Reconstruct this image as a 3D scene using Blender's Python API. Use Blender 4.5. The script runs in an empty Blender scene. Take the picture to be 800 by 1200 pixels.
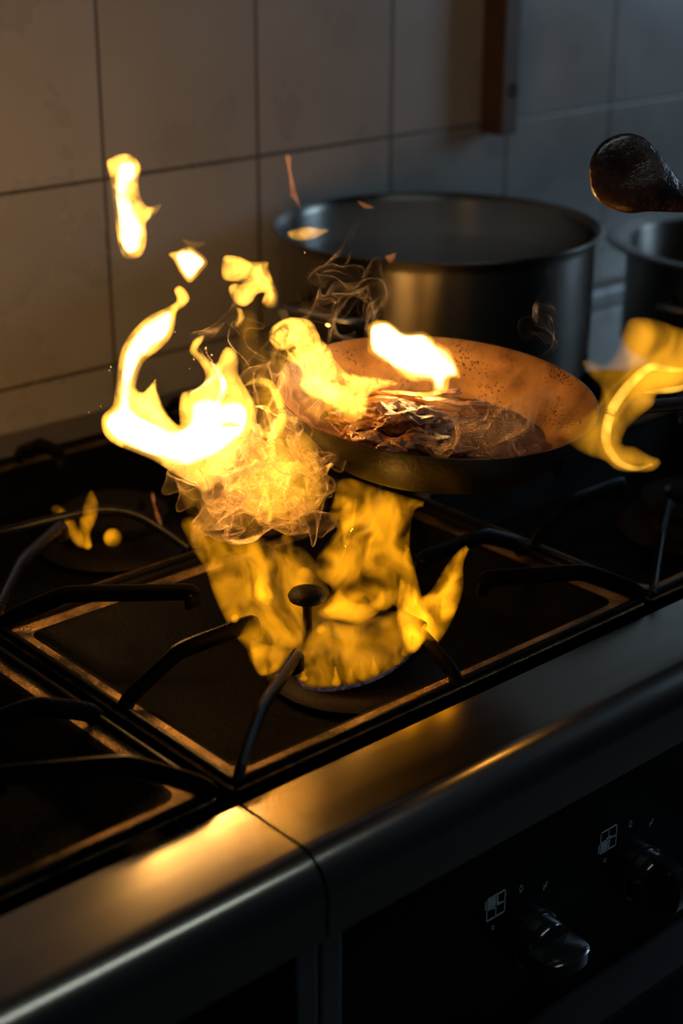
import bpy, bmesh, math, random
import numpy as np
from mathutils import Vector, Matrix
from mathutils.geometry import delaunay_2d_cdt

random.seed(4); rng = np.random.default_rng(7)
S = bpy.context.scene
COL = S.collection
HZ = 0.90                                   # height of the hob above the floor

# ------------------------------------------------------------------ camera
FPX = 1844.8
PITCH, ROLL, YAW = math.radians(22.588), math.radians(-0.154), math.radians(41.636)
F = np.array([math.sin(YAW)*math.cos(PITCH), math.cos(YAW)*math.cos(PITCH), -math.sin(PITCH)])
R = np.array([math.cos(YAW), -math.sin(YAW), 0.0]); D = np.cross(F, R)
R, D = math.cos(ROLL)*R + math.sin(ROLL)*D, -math.sin(ROLL)*R + math.cos(ROLL)*D
U = -D
CAM = np.array([-0.481, -0.630, 0.5162 + HZ])

def at(x, y, depth):                        # a point of the room seen at (x, y) from a known distance
    return CAM + (F + R*(x-400)/FPX + D*(y-600)/FPX)*depth

# ------------------------------------------------------------------ tags and links
def tag(o, label, cat, group=None, kind=None):
    o['label'] = label; o['category'] = cat
    if group: o['group'] = group
    if kind: o['kind'] = kind
    return o

def empty(name, loc, label, cat, group=None, kind=None):
    o = bpy.data.objects.new(name, None); COL.objects.link(o); o.location = loc
    o.empty_display_size = .02
    return tag(o, label, cat, group, kind)

def link(name, me, mat=None, parent=None, world=True):
    o = bpy.data.objects.new(name, me); COL.objects.link(o)
    if mat:
        for m in (mat if isinstance(mat, (list, tuple)) else [mat]):
            me.materials.append(m)
    if parent:
        o.parent = parent
        if world:
            L = Vector((0, 0, 0)); q = parent
            while q: L += q.location; q = q.parent
            me.transform(Matrix.Translation(-L))
    return o

def recenter(o):                             # put a loose mesh's origin at its own middle
    me = o.data
    n = len(me.vertices); a = np.empty(n*3); me.vertices.foreach_get('co', a); a = a.reshape(-1, 3)
    c = Vector(((a.max(0)+a.min(0))/2).tolist())
    me.transform(Matrix.Translation(-c)); o.location = o.location + c
    return o

def from_py(verts, faces, smooth=True):
    me = bpy.data.meshes.new('m'); me.from_pydata([tuple(v) for v in verts], [], faces); me.update()
    if smooth:
        me.polygons.foreach_set('use_smooth', [True]*len(me.polygons))
    return me

class MB:
    def __init__(s): s.bm = bmesh.new()
    def box(s, x0, x1, y0, y1, z0, z1, bev=0.0, seg=2, mi=0):
        b = bmesh.new(); bmesh.ops.create_cube(b, size=1)
        for v in b.verts:
            v.co = Vector((x0+(v.co.x+.5)*(x1-x0), y0+(v.co.y+.5)*(y1-y0), z0+(v.co.z+.5)*(z1-z0)))
        if bev: bmesh.ops.bevel(b, geom=list(b.edges), offset=bev, segments=seg, affect='EDGES', profile=.5)
        for f in b.faces: f.material_index = mi
        s.add(b); return s
    def add(s, b):
        t = bpy.data.meshes.new('t'); b.to_mesh(t); b.free(); s.bm.from_mesh(t); bpy.data.meshes.remove(t)
    def prism(s, prof, x0, x1):              # (y, z) profile run along x
        n = len(prof); bm = s.bm
        a = [bm.verts.new((x0, p[0], p[1])) for p in prof]; b = [bm.verts.new((x1, p[0], p[1])) for p in prof]
        for i in range(n):
            j = (i+1) % n; bm.faces.new((a[i], a[j], b[j], b[i]))
        bm.faces.new(a[::-1]); bm.faces.new(b); bmesh.ops.recalc_face_normals(bm, faces=bm.faces); return s
    def lathe(s, prof, c=(0, 0, 0), M=None, n=64, mi=None):
        bm = s.bm; rings = []; M = M or Matrix.Identity(3); c = Vector(c)
        for r, z in prof:
            if r < 1e-6: rings.append([bm.verts.new(c + M @ Vector((0, 0, z)))])
            else: rings.append([bm.verts.new(c + M @ Vector((r*math.cos(2*math.pi*k/n), r*math.sin(2*math.pi*k/n), z))) for k in range(n)])
        for q, (a, b) in enumerate(zip(rings, rings[1:])):
            for k in range(n):
                l = (k+1) % n
                if len(a) == 1 and len(b) == 1: continue
                if len(a) == 1: f = bm.faces.new((a[0], b[l], b[k]))
                elif len(b) == 1: f = bm.faces.new((a[k], a[l], b[0]))
                else: f = bm.faces.new((a[k], a[l], b[l], b[k]))
                if mi: f.material_index = mi[q]
        bmesh.ops.recalc_face_normals(bm, faces=bm.faces); return s
    def tube(s, pts, rad, n=10, flat=None):
        P = [Vector(p) for p in pts]
        if isinstance(rad, (int, float)): rad = [rad]*len(P)
        bm = s.bm; rings = []
        for i, p in enumerate(P):
            t = (P[min(i+1, len(P)-1)] - P[max(i-1, 0)]).normalized()
            up = Vector((0, 0, 1)) if abs(t.z) < .95 else Vector((1, 0, 0))
            a = t.cross(up).normalized(); b = a.cross(t).normalized()
            fx, fz = flat or (1, 1)
            rings.append([bm.verts.new(p + rad[i]*(fx*math.cos(2*math.pi*k/n)*a + fz*math.sin(2*math.pi*k/n)*b)) for k in range(n)])
        for a, b in zip(rings, rings[1:]):
            for k in range(n): bm.faces.new((a[k], a[(k+1) % n], b[(k+1) % n], b[k]))
        bm.faces.new(rings[0][::-1]); bm.faces.new(rings[-1]); bmesh.ops.recalc_face_normals(bm, faces=bm.faces); return s
    def mesh(s, smooth=False, sharp=None):
        me = bpy.data.meshes.new('m'); s.bm.to_mesh(me); s.bm.free()
        if smooth:
            me.polygons.foreach_set('use_smooth', [True]*len(me.polygons))
            if sharp is not None: me.set_sharp_from_angle(angle=math.radians(sharp))
        me.update(); return me

def curve_pts(pts, per=8):                   # Catmull-Rom through open points
    P = [np.array(p, float) for p in pts]; P = [2*P[0]-P[1]] + P + [2*P[-1]-P[-2]]; out = []
    for i in range(1, len(P)-2):
        for k in range(per):
            t = k/per; a, b, c, d = P[i-1:i+3]
            out.append(.5*((2*b)+(-a+c)*t+(2*a-5*b+4*c-d)*t*t+(-a+3*b-3*c+d)*t**3))
    out.append(P[-2]); return out

def closed_pts(pts, step):                   # the same, closed, at an even spacing
    P = [np.array(p, float) for p in pts]; n = len(P); out = []
    for i in range(n):
        a, b, c, d = P[i-1], P[i], P[(i+1) % n], P[(i+2) % n]
        m = max(1, int(round(np.linalg.norm(c-b)/step)))
        for k in range(m):
            t = k/m
            out.append(.5*((2*b)+(-a+c)*t+(2*a-5*b+4*c-d)*t*t+(-a+3*b-3*c+d)*t**3))
    return np.array(out)

# ------------------------------------------------------------------ materials
def new_mat(name):
    m = bpy.data.materials.new(name); m.use_nodes = True; nt = m.node_tree; nt.nodes.clear()
    out = nt.nodes.new('ShaderNodeOutputMaterial'); return m, nt, out
def nd(nt, kind, **kw):
    n = nt.nodes.new('ShaderNode'+kind)
    for k, v in kw.items():
        if k in n.inputs: n.inputs[k].default_value = v
        else: setattr(n, k, v)
    return n
def ramp(nt, src, stops):
    r = nd(nt, 'ValToRGB'); e = r.color_ramp.elements
    while len(e) > 1: e.remove(e[-1])
    e[0].position = stops[0][0]; e[0].color = (*stops[0][1], 1)
    for p, c in stops[1:]: q = e.new(p); q.color = (*c, 1)
    nt.links.new(src, r.inputs['Fac']); return r
def g(v): return (v, v, v)

def pbr(name, col=(.5, .5, .5), rough=.5, metal=0, var=None, rvar=None, bump=0, bscale=200, scale=30, stretch=(1, 1, 1), spec=.5, coat=0):
    m, nt, out = new_mat(name)
    b = nd(nt, 'BsdfPrincipled', **{'Base Color': (*col, 1), 'Roughness': rough, 'Metallic': metal, 'Specular IOR Level': spec, 'Coat Weight': coat, 'Coat Roughness': .15})
    nt.links.new(b.outputs[0], out.inputs['Surface'])
    tc = nd(nt, 'TexCoord'); mp = nd(nt, 'Mapping'); mp.inputs['Scale'].default_value = stretch
    nt.links.new(tc.outputs['Object'], mp.inputs['Vector'])
    n = nd(nt, 'TexNoise', Scale=scale, Detail=6, Roughness=.6); nt.links.new(mp.outputs[0], n.inputs['Vector'])
    if var: 
        r = ramp(nt, n.outputs['Fac'], [(.35, col), (.65, var)]); nt.links.new(r.outputs[0], b.inputs['Base Color'])
    if rvar:
        r = ramp(nt, n.outputs['Fac'], [(.3, g(rvar[0])), (.7, g(rvar[1]))]); nt.links.new(r.outputs[0], b.inputs['Roughness'])
    if bump:
        n2 = nd(nt, 'TexNoise', Scale=bscale, Detail=4, Roughness=.6); nt.links.new(mp.outputs[0], n2.inputs['Vector'])
        bp = nd(nt, 'Bump', Strength=bump, Distance=.002); nt.links.new(n2.outputs['Fac'], bp.inputs['Height'])
        nt.links.new(bp.outputs[0], b.inputs['Normal'])
    return m

TX0, TW, TZ0, TH = .353, .1875, .047+HZ, .1845
def tile_mat():
    m, nt, out = new_mat('glazed wall tile')
    b = nd(nt, 'BsdfPrincipled', Roughness=.3); nt.links.new(b.outputs[0], out.inputs['Surface'])
    geo = nd(nt, 'NewGeometry'); sp = nd(nt, 'SeparateXYZ'); nt.links.new(geo.outputs['Position'], sp.inputs[0])
    ds, cells = [], []
    for ax, o, w in (('X', TX0, TW), ('Z', TZ0, TH)):
        a = nd(nt, 'Math', operation='SUBTRACT'); nt.links.new(sp.outputs[ax], a.inputs[0]); a.inputs[1].default_value = o
        d = nd(nt, 'Math', operation='DIVIDE'); nt.links.new(a.outputs[0], d.inputs[0]); d.inputs[1].default_value = w
        fr = nd(nt, 'Math', operation='PINGPONG'); nt.links.new(d.outputs[0], fr.inputs[0]); fr.inputs[1].default_value = .5
        mu = nd(nt, 'Math', operation='MULTIPLY'); nt.links.new(fr.outputs[0], mu.inputs[0]); mu.inputs[1].default_value = w
        fl = nd(nt, 'Math', operation='FLOOR'); nt.links.new(d.outputs[0], fl.inputs[0])
        ds.append(mu); cells.append(fl)
    mn = nd(nt, 'Math', operation='MINIMUM'); nt.links.new(ds[0].outputs[0], mn.inputs[0]); nt.links.new(ds[1].outputs[0], mn.inputs[1])
    mr = nd(nt, 'MapRange'); mr.inputs['From Min'].default_value = .0013; mr.inputs['From Max'].default_value = .0024
    nt.links.new(mn.outputs[0], mr.inputs['Value'])
    cx = nd(nt, 'CombineXYZ'); nt.links.new(cells[0].outputs[0], cx.inputs[0]); nt.links.new(cells[1].outputs[0], cx.inputs[1])
    wn = nd(nt, 'TexWhiteNoise'); nt.links.new(cx.outputs[0], wn.inputs['Vector'])
    tone = ramp(nt, wn.outputs['Value'], [(0, (.30, .28, .26)), (1, (.35, .33, .31))])
    n = nd(nt, 'TexNoise', Scale=9, Detail=5); nt.links.new(geo.outputs['Position'], n.inputs['Vector'])
    dirt = ramp(nt, n.outputs['Fac'], [(.3, g(.86)), (.7, g(1))])
    mx = nd(nt, 'MixRGB', blend_type='MULTIPLY'); mx.inputs[0].default_value = 1
    nt.links.new(tone.outputs[0], mx.inputs[1]); nt.links.new(dirt.outputs[0], mx.inputs[2])
    m2 = nd(nt, 'MixRGB'); nt.links.new(mr.outputs[0], m2.inputs[0]); m2.inputs[1].default_value = (.085, .07, .055, 1)
    nt.links.new(mx.outputs[0], m2.inputs[2]); nt.links.new(m2.outputs[0], b.inputs['Base Color'])
    rr = ramp(nt, n.outputs['Fac'], [(.3, g(.24)), (.7, g(.36))]); nt.links.new(rr.outputs[0], b.inputs['Roughness'])
    n3 = nd(nt, 'TexNoise', Scale=26, Detail=3); nt.links.new(geo.outputs['Position'], n3.inputs['Vector'])
    ad = nd(nt, 'Math', operation='MULTIPLY_ADD'); nt.links.new(n3.outputs['Fac'], ad.inputs[0]); ad.inputs[1].default_value = .25
    nt.links.new(mr.outputs[0], ad.inputs[2])
    bp = nd(nt, 'Bump', Strength=.35, Distance=.0015); nt.links.new(ad.outputs[0], bp.inputs['Height']); nt.links.new(bp.outputs[0], b.inputs['Normal'])
    return m

M = {}
M['tile'] = tile_mat()
M['steel'] = pbr('brushed stainless steel', (.35, .32, .28), .2, 1, var=(.39, .36, .315), rvar=(.19, .24), scale=10, stretch=(.5, 4, 4))
M['steel_dark'] = pbr('dull stainless steel', (.30, .30, .30), .42, 1, rvar=(.34, .5), scale=20)
M['enamel'] = pbr('greasy black enamel', (.0025, .0022, .002), .5, 0, rvar=(.36, .7), bump=.5, bscale=300, scale=45, spec=.03)
M['rim'] = pbr('greasy hob rim steel', (.42, .26, .11), .36, .75, rvar=(.25, .5), bump=1.0, bscale=420, scale=24, var=(.02, .013, .008))
M['iron'] = pbr('cast iron', (.004, .0035, .003), .3, .0, spec=.1, bump=.2, bscale=500, rvar=(.22, .42))
M['burner'] = pbr('burner iron', (.005, .004, .0035), .5, .0, bump=.3, bscale=300, var=(.010, .007, .005), spec=.06)
M['panel'] = pbr('gloss black control panel', (.003, .003, .003), .4, 0, rvar=(.34, .5), spec=.12)
M['knob'] = pbr('black polished knob', (.012, .012, .013), .12, .0, coat=1)
M['lip'] = pbr('dull dark lip', (.012, .013, .014), .55, 0, spec=.2)
M['mark'] = pbr('printed grey marking', (.38, .45, .47), .6)
M['floor'] = pbr('dark floor tile', (.05, .045, .04), .5, var=(.07, .06, .055))
M['wood'] = pbr('dark stained wood', (.06, .03, .015), .55, var=(.09, .045, .022), scale=30, stretch=(8, 8, 1))
M['spoon'] = pbr('wet dark wood', (.016, .008, .006), .3, var=(.075, .036, .024), scale=42, rvar=(.18, .4), bump=.7, bscale=160, coat=.5)
def pot_steel():
    m, nt, out = new_mat('round brushed pot steel')
    b = nd(nt, 'BsdfPrincipled', Metallic=1.0, Roughness=.34, Anisotropic=.85, **{'Anisotropic Rotation': .25}); nt.links.new(b.outputs[0], out.inputs['Surface'])
    t = nd(nt, 'Tangent', direction_type='RADIAL', axis='Z'); nt.links.new(t.outputs[0], b.inputs['Tangent'])
    tc = nd(nt, 'TexCoord'); n = nd(nt, 'TexNoise', Scale=14, Detail=6); nt.links.new(tc.outputs['Object'], n.inputs['Vector'])
    c = ramp(nt, n.outputs['Fac'], [(.3, (.20, .18, .155)), (.7, (.29, .265, .23))]); nt.links.new(c.outputs[0], b.inputs['Base Color'])
    return m
M['pot'] = pot_steel()
M['pan_out'] = pbr('blackened pan outside', (.006, .005, .0045), .36, .0, spec=.18, rvar=(.3, .5), bump=.25, bscale=160)
M['meat'] = pbr('browned meat', (.035, .012, .006), .3, var=(.19, .08, .027), scale=95, bump=.8, bscale=240, rvar=(.2, .5), coat=.3)
M['onion'] = pbr('golden fried onion', (.50, .26, .07), .32, var=(.30, .12, .03), scale=80, bump=.5, bscale=200, coat=.3)
M['sauce'] = pbr('dark pan sauce', (.03, .012, .005), .2, var=(.075, .03, .012), scale=60, bump=.6, bscale=130, rvar=(.12, .4))

def pan_in():
    m, nt, out = new_mat('worn pan inside')
    b = nd(nt, 'BsdfPrincipled', Metallic=.75); nt.links.new(b.outputs[0], out.inputs['Surface'])
    tc = nd(nt, 'TexCoord')
    n = nd(nt, 'TexNoise', Scale=22, Detail=7, Roughness=.6); nt.links.new(tc.outputs['Object'], n.inputs['Vector'])
    c = ramp(nt, n.outputs['Fac'], [(.3, (.10, .045, .016)), (.5, (.26, .125, .042)), (.7, (.42, .21, .062))])
    v = nd(nt, 'TexVoronoi', Scale=380); nt.links.new(tc.outputs['Object'], v.inputs['Vector'])
    n2 = nd(nt, 'TexNoise', Scale=26, Detail=2); nt.links.new(tc.outputs['Object'], n2.inputs['Vector'])
    th = nd(nt, 'MapRange'); th.inputs['From Min'].default_value = .42; th.inputs['From Max'].default_value = .72
    th.inputs['To Min'].default_value = .0; th.inputs['To Max'].default_value = .42; nt.links.new(n2.outputs['Fac'], th.inputs['Value'])
    lt = nd(nt, 'Math', operation='LESS_THAN'); nt.links.new(v.outputs['Distance'], lt.inputs[0]); nt.links.new(th.outputs[0], lt.inputs[1])
    mx = nd(nt, 'MixRGB'); nt.links.new(lt.outputs[0], mx.inputs[0]); nt.links.new(c.outputs[0], mx.inputs[1]); mx.inputs[2].default_value = (.02, .012, .008, 1)
    nt.links.new(mx.outputs[0], b.inputs['Base Color'])
    r = ramp(nt, n.outputs['Fac'], [(.3, g(.34)), (.7, g(.5))]); nt.links.new(r.outputs[0], b.inputs['Roughness'])
    return m
M['pan_in'] = pan_in()

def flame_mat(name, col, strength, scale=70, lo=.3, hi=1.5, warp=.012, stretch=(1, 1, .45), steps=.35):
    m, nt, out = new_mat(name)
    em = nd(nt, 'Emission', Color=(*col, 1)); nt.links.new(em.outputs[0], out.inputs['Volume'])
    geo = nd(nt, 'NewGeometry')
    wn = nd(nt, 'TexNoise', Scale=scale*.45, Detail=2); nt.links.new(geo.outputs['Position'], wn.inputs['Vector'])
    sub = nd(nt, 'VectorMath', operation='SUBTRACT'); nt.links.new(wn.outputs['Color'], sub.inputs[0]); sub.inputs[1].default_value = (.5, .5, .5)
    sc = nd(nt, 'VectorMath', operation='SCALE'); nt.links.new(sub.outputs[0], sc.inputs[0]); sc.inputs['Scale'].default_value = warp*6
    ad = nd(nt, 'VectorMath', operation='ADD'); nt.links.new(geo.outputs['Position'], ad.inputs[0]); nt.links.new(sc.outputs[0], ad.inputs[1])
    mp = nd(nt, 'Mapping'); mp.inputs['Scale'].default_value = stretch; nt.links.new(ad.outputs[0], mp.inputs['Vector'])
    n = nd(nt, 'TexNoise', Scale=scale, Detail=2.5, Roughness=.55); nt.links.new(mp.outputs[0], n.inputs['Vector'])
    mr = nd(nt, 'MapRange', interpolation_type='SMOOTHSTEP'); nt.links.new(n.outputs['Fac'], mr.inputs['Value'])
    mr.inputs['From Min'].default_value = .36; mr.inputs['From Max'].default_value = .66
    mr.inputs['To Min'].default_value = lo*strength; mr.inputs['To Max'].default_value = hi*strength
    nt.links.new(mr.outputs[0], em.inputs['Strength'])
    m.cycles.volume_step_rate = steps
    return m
YEL, ORA, AMB, BLU = (1, .46, .05), (1, .41, .016), (1, .365, .006), (.5, .34, .42)
FM = {
 'hot':  flame_mat('flame white hot', YEL, 130, 60, .4, 1.5),
 'core': flame_mat('flame core', (1, .68, .28), 700, 45, .3, 1.6),
 'lick': flame_mat('flame bright lick', YEL, 150, 65, .2, 1.8),
 'pan':  flame_mat('flame over pan', YEL, 130, 100, .03, 2.2),
 'soft': flame_mat('flame soft amber', ORA, 40, 38, .35, 1.5),
 'edge': flame_mat('flame amber filament', (1, .5, .05), 110, 50, .5, 1.5),
 'low':  flame_mat('flame over burner', AMB, 28, 48, .04, 2.1, stretch=(1, 1, .25)),
 'lowb': flame_mat('flame bright tongue', AMB, 75, 50, .25, 1.7, stretch=(1, 1, .3)),
 'dim':  flame_mat('flame dim orange', (1, .28, .05), 60, 60, .4, 1.4),
 'blue': flame_mat('flame root violet', BLU, 16, 120, .3, 1.5),
 'gas':  flame_mat('emissive amber fill', (1, .42, .022), 30, 85, .15, 1.7, stretch=(1, 1, 1)),  # amber glow of firelit smoke, put in as emission
 'haze': flame_mat('thin emissive amber fill', (1, .38, .012), 8, 60, .1, 1.8, stretch=(1, 1, .5)),  # weaker emission: painted glow in the smoke, dim sheet in the burner fire
 'spark': flame_mat('spark glow', (1, .5, .1), 900, 60, .9, 1.1),
}

def smoke_mat(name, col, dens, power=2.2, base=.05):
    # thin veil of smoke: it only scatters the light that reaches it; a veil is denser where one looks along it
    m, nt, out = new_mat(name)
    lw = nd(nt, 'LayerWeight', Blend=.5)
    p = nd(nt, 'Math', operation='POWER'); nt.links.new(lw.outputs['Facing'], p.inputs[0]); p.inputs[1].default_value = power
    geo = nd(nt, 'NewGeometry'); n = nd(nt, 'TexNoise', Scale=45, Detail=4); nt.links.new(geo.outputs['Position'], n.inputs['Vector'])
    mr = nd(nt, 'MapRange'); nt.links.new(n.outputs['Fac'], mr.inputs['Value']); mr.inputs['From Min'].default_value = .3; mr.inputs['From Max'].default_value = .7
    mr.inputs['To Min'].default_value = .15*dens; mr.inputs['To Max'].default_value = 1.3*dens
    ma = nd(nt, 'Math', operation='MULTIPLY_ADD'); nt.links.new(p.outputs[0], ma.inputs[0]); ma.inputs[1].default_value = 1-base; ma.inputs[2].default_value = base
    mu = nd(nt, 'Math', operation='MULTIPLY', use_clamp=True); nt.links.new(ma.outputs[0], mu.inputs[0]); nt.links.new(mr.outputs[0], mu.inputs[1])
    tr = nd(nt, 'BsdfTransparent'); tl = nd(nt, 'BsdfTranslucent', Color=(*col, 1)); df = nd(nt, 'BsdfDiffuse', Color=(*col, 1))
    mx = nd(nt, 'MixShader'); nt.links.new(tl.outputs[0], mx.inputs[1]); nt.links.new(df.outputs[0], mx.inputs[2])
    m2 = nd(nt, 'MixShader'); nt.links.new(mu.outputs[0], m2.inputs[0]); nt.links.new(tr.outputs[0], m2.inputs[1]); nt.links.new(mx.outputs[0], m2.inputs[2])
    nt.links.new(m2.outputs[0], out.inputs['Surface'])
    return m
M['smoke'] = smoke_mat('fire smoke', (.85, .68, .46), .6, 3.0, .03)
M['wisp'] = smoke_mat('thin smoke', (.75, .64, .5), .26, 3.5, .01)
M['steam'] = smoke_mat('pan steam', (.6, .45, .33), .16, .8, .3)

# ------------------------------------------------------------------ setting
def struct(name, me, mat):
    o = link(name, me, mat); o['kind'] = 'structure'; return o
YW = .65
struct('wall_back', MB().box(-1.6, 2.9, YW, YW+.12, 0, 2.6).mesh(), M['tile'])
struct('floor', MB().box(-1.6, 2.9, -2.2, YW, -.06, 0).mesh(), M['floor'])
b = MB().prism([(YW-.001, HZ-.02), (YW-.001, HZ+.0), (YW-.006, HZ+.004), (YW-.014, HZ+.001), (YW-.018, HZ-.006), (YW-.018, HZ-.02)], .83, 2.3)
o = struct('trim_1', b.mesh(True, 40), M['tile'])

# wooden post on the wall, with its screw hole
b = MB().box(.868, .895, .615, .6495, HZ+.222, HZ+1.0, .002)
post = empty('wall_batten', (.88, .64, HZ+.222), 'dark wooden batten upright on the tiles above the big pot', 'batten')
link('post', b.mesh(), M['wood'], post)
hole = MB().lathe([(0, -.003), (.0066, -.003), (.0078, 0), (.0058, .0012), (.004, -.001), (0, -.001)], (.885, .6145, HZ+.272), Matrix(((1, 0, 0), (0, 0, -1), (0, 1, 0))), 24)
link('screw', hole.mesh(True, 40), M['iron'], post)

# ------------------------------------------------------------------ ranges
def rr(x0, x1, y0, y1, r, n=6):
    out = []
    for cx, cy, a0 in ((x1-r, y1-r, 0), (x0+r, y1-r, 90), (x0+r, y0+r, 180), (x1-r, y0+r, 270)):
        for k in range(n+1):
            a = math.radians(a0+90*k/n); out.append((cx+r*math.cos(a), cy+r*math.sin(a)))
    return out
def tray(x0, x1, y0, y1):                    # pressed tray: flat rim, sloping sides, sunken floor
    loops = [(0, 0.0, .006), (.004, .0005, .008), (.0165, .0005, .012), (.022, -.002, .016), (.044, -.030, .03), (.054, -.034, .03)]
    V, Fc = [], []; n = None
    for ins, z, r in loops:
        L = rr(x0+ins, x1-ins, y0+ins, y1-ins, r); n = len(L); V += [(p[0], p[1], HZ+z) for p in L]
    for k in range(len(loops)-1):
        for i in range(n):
            j = (i+1) % n; Fc.append((k*n+i, k*n+j, (k+1)*n+j, (k+1)*n+i))
    k = (len(loops)-1)*n; Fc.append(tuple(range(k, k+n)))
    me = from_py(V, Fc, True)
    for p in me.polygons:
        if p.index < 2*n: p.material_index = 1
    me.set_sharp_from_angle(angle=math.radians(50)); return me
RAIL = [(.0, 0), (-.054, 0)] + [(-.054-.024*math.sin(a), -.024+.024*math.cos(a)) for a in np.radians(np.arange(9, 91, 9))] + [(-.078, -.051), (-.071, -.051), (-.066, -.03), (.0, -.012)]
RAIL = [(y, z+HZ) for y, z in RAIL]

def knob(parent, x, ang, zc=-.156):
    kz = HZ+zc
    rot = Matrix(((1, 0, 0), (0, 0, -1), (0, 1, 0)))          # lathe axis towards the cook
    base = MB().lathe([(0, 0), (.0215, 0), (.0215, .003), (.0195, .004), (.0192, .014), (.0178, .0165), (0, .0165)], (x, -.066, kz), rot, 48)
    k = link('knob', base.mesh(True, 35), M['knob'], parent)
    # the grip: a rounded blade across the dial
    b = bmesh.new(); N = 20; L = []
    for i in range(N+1):
        t = math.pi*i/N; s = -.0212*math.cos(t); p = .0145+.025*math.sin(t)**.38
        L.append((s, p))
    for w, sh in ((-.0062, .9), (-.0045, 1.0), (.0045, 1.0), (.0062, .9)):
        for s, p in L: b.verts.new((s*sh, w, .0145+(p-.0145)*sh))
    b.verts.ensure_lookup_table(); n = N+1
    for q in range(3):
        for i in range(N): b.faces.new((b.verts[q*n+i], b.verts[q*n+i+1], b.verts[(q+1)*n+i+1], b.verts[(q+1)*n+i]))
        b.faces.new((b.verts[q*n], b.verts[(q+1)*n], b.verts[(q+1)*n+n-1], b.verts[q*n+n-1]))
    b.faces.new([b.verts[i] for i in range(n)]); b.faces.new([b.verts[3*n+i] for i in range(n)][::-1])
    bmesh.ops.recalc_face_normals(b, faces=b.faces)
    ca, sa = math.cos(ang), math.sin(ang)
    for v in b.verts:
        s, w, p = v.co; v.co = Vector((x + s*ca - w*sa, -.066-p, kz + s*sa + w*ca))
    q = MB(); q.add(b); link('grip', q.mesh(True, 40), M['knob'], k)

def strip2(bm, pts, w, y, closed=False):      # thin printed line on the panel
    P = [Vector((p[0], 0, p[1])) for p in pts]; n = len(P)
    for i in range(n if closed else n-1):
        a, c = P[i], P[(i+1) % n]; d = (c-a).normalized(); s = Vector((-d.z, 0, d.x))*w/2
        e = d*w/2
        q = [a-e+s, c+e+s, c+e-s, a-e-s]
        top = [bm.verts.new((v.x, y-.0003, v.z)) for v in q]; bot = [bm.verts.new((v.x, y, v.z)) for v in q]
        bm.faces.new(top)
        for k in range(4): bm.faces.new((top[k], bot[k], bot[(k+1) % 4], top[(k+1) % 4]))
def marking(parent, x, fill, y):
    z = HZ-.111; b = MB(); s = .0085
    cx = x-.039; w = .0009
    strip2(b.bm, [(cx-s, z-s), (cx+s, z-s), (cx+s, z+s), (cx-s, z+s)], w, y, True)
    strip2(b.bm, [(cx, z-s), (cx, z+s)], w*.8, y); strip2(b.bm, [(cx-s, z), (cx+s, z)], w*.8, y)
    fx, fz = fill
    strip2(b.bm, [(cx+fx*s*.5-s*.36, z+fz*s*.5), (cx+fx*s*.5+s*.36, z+fz*s*.5)], s*.72, y)
    strip2(b.bm, [(cx-fx*s*.1-.0025, z-fz*.001), (cx-fx*s*.1+.0015, z+.0012)], .0016, y)
    link('printed_symbol', b.mesh(), M['mark'], parent)
    b = MB()                                   # small flame glyph
    fx, fz = x-.015, z+.002
    strip2(b.bm, [(fx-.0012, fz-.0024), (fx+.0012, fz-.0024), (fx+.0014, fz+.0004), (fx, fz+.0028), (fx-.0014, fz+.0004)], .0006, y, True)
    link('printed_symbol', b.mesh(), M['mark'], parent)
    b = MB()                                   # spark glyph
    sx, sz = x+.009, z-.008
    strip2(b.bm, [(sx-.0014, sz-.002), (sx+.0022, sz+.0028)], .0007, y); strip2(b.bm, [(sx-.0014, sz+.001), (sx+.0014, sz-.0006)], .0007, y)
    link('printed_symbol', b.mesh(), M['mark'], parent)
    b = MB(); ox, oz = x-.041, z-.0165           # off ring
    strip2(b.bm, [(ox+.0013*math.cos(a), oz+.0013*math.sin(a)) for a in np.linspace(0, 6.28, 10)[:-1]], .0006, y, True)
    link('printed_symbol', b.mesh(), M['mark'], parent)

def burner(parent, x, y):
    z = HZ
    b = MB().lathe([(0, -.033), (.062, -.033), (.066, -.028), (.060, -.023), (.046, -.022), (.044, -.012), (.047, -.008), (.047, -.001), (.040, .003), (.028, .003), (.024, -.003), (0, -.004)], (x, y, z), None, 64)
    bu = link('burner', b.mesh(True, 40), M['burner'], parent)
    b = MB().lathe([(0, -.004), (.0225, -.004), (.0225, .006), (.019, .0085), (0, .009)], (x, y, z), None, 48)
    link('burner_cap', b.mesh(True, 40), M['burner'], bu)
    return bu

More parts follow.
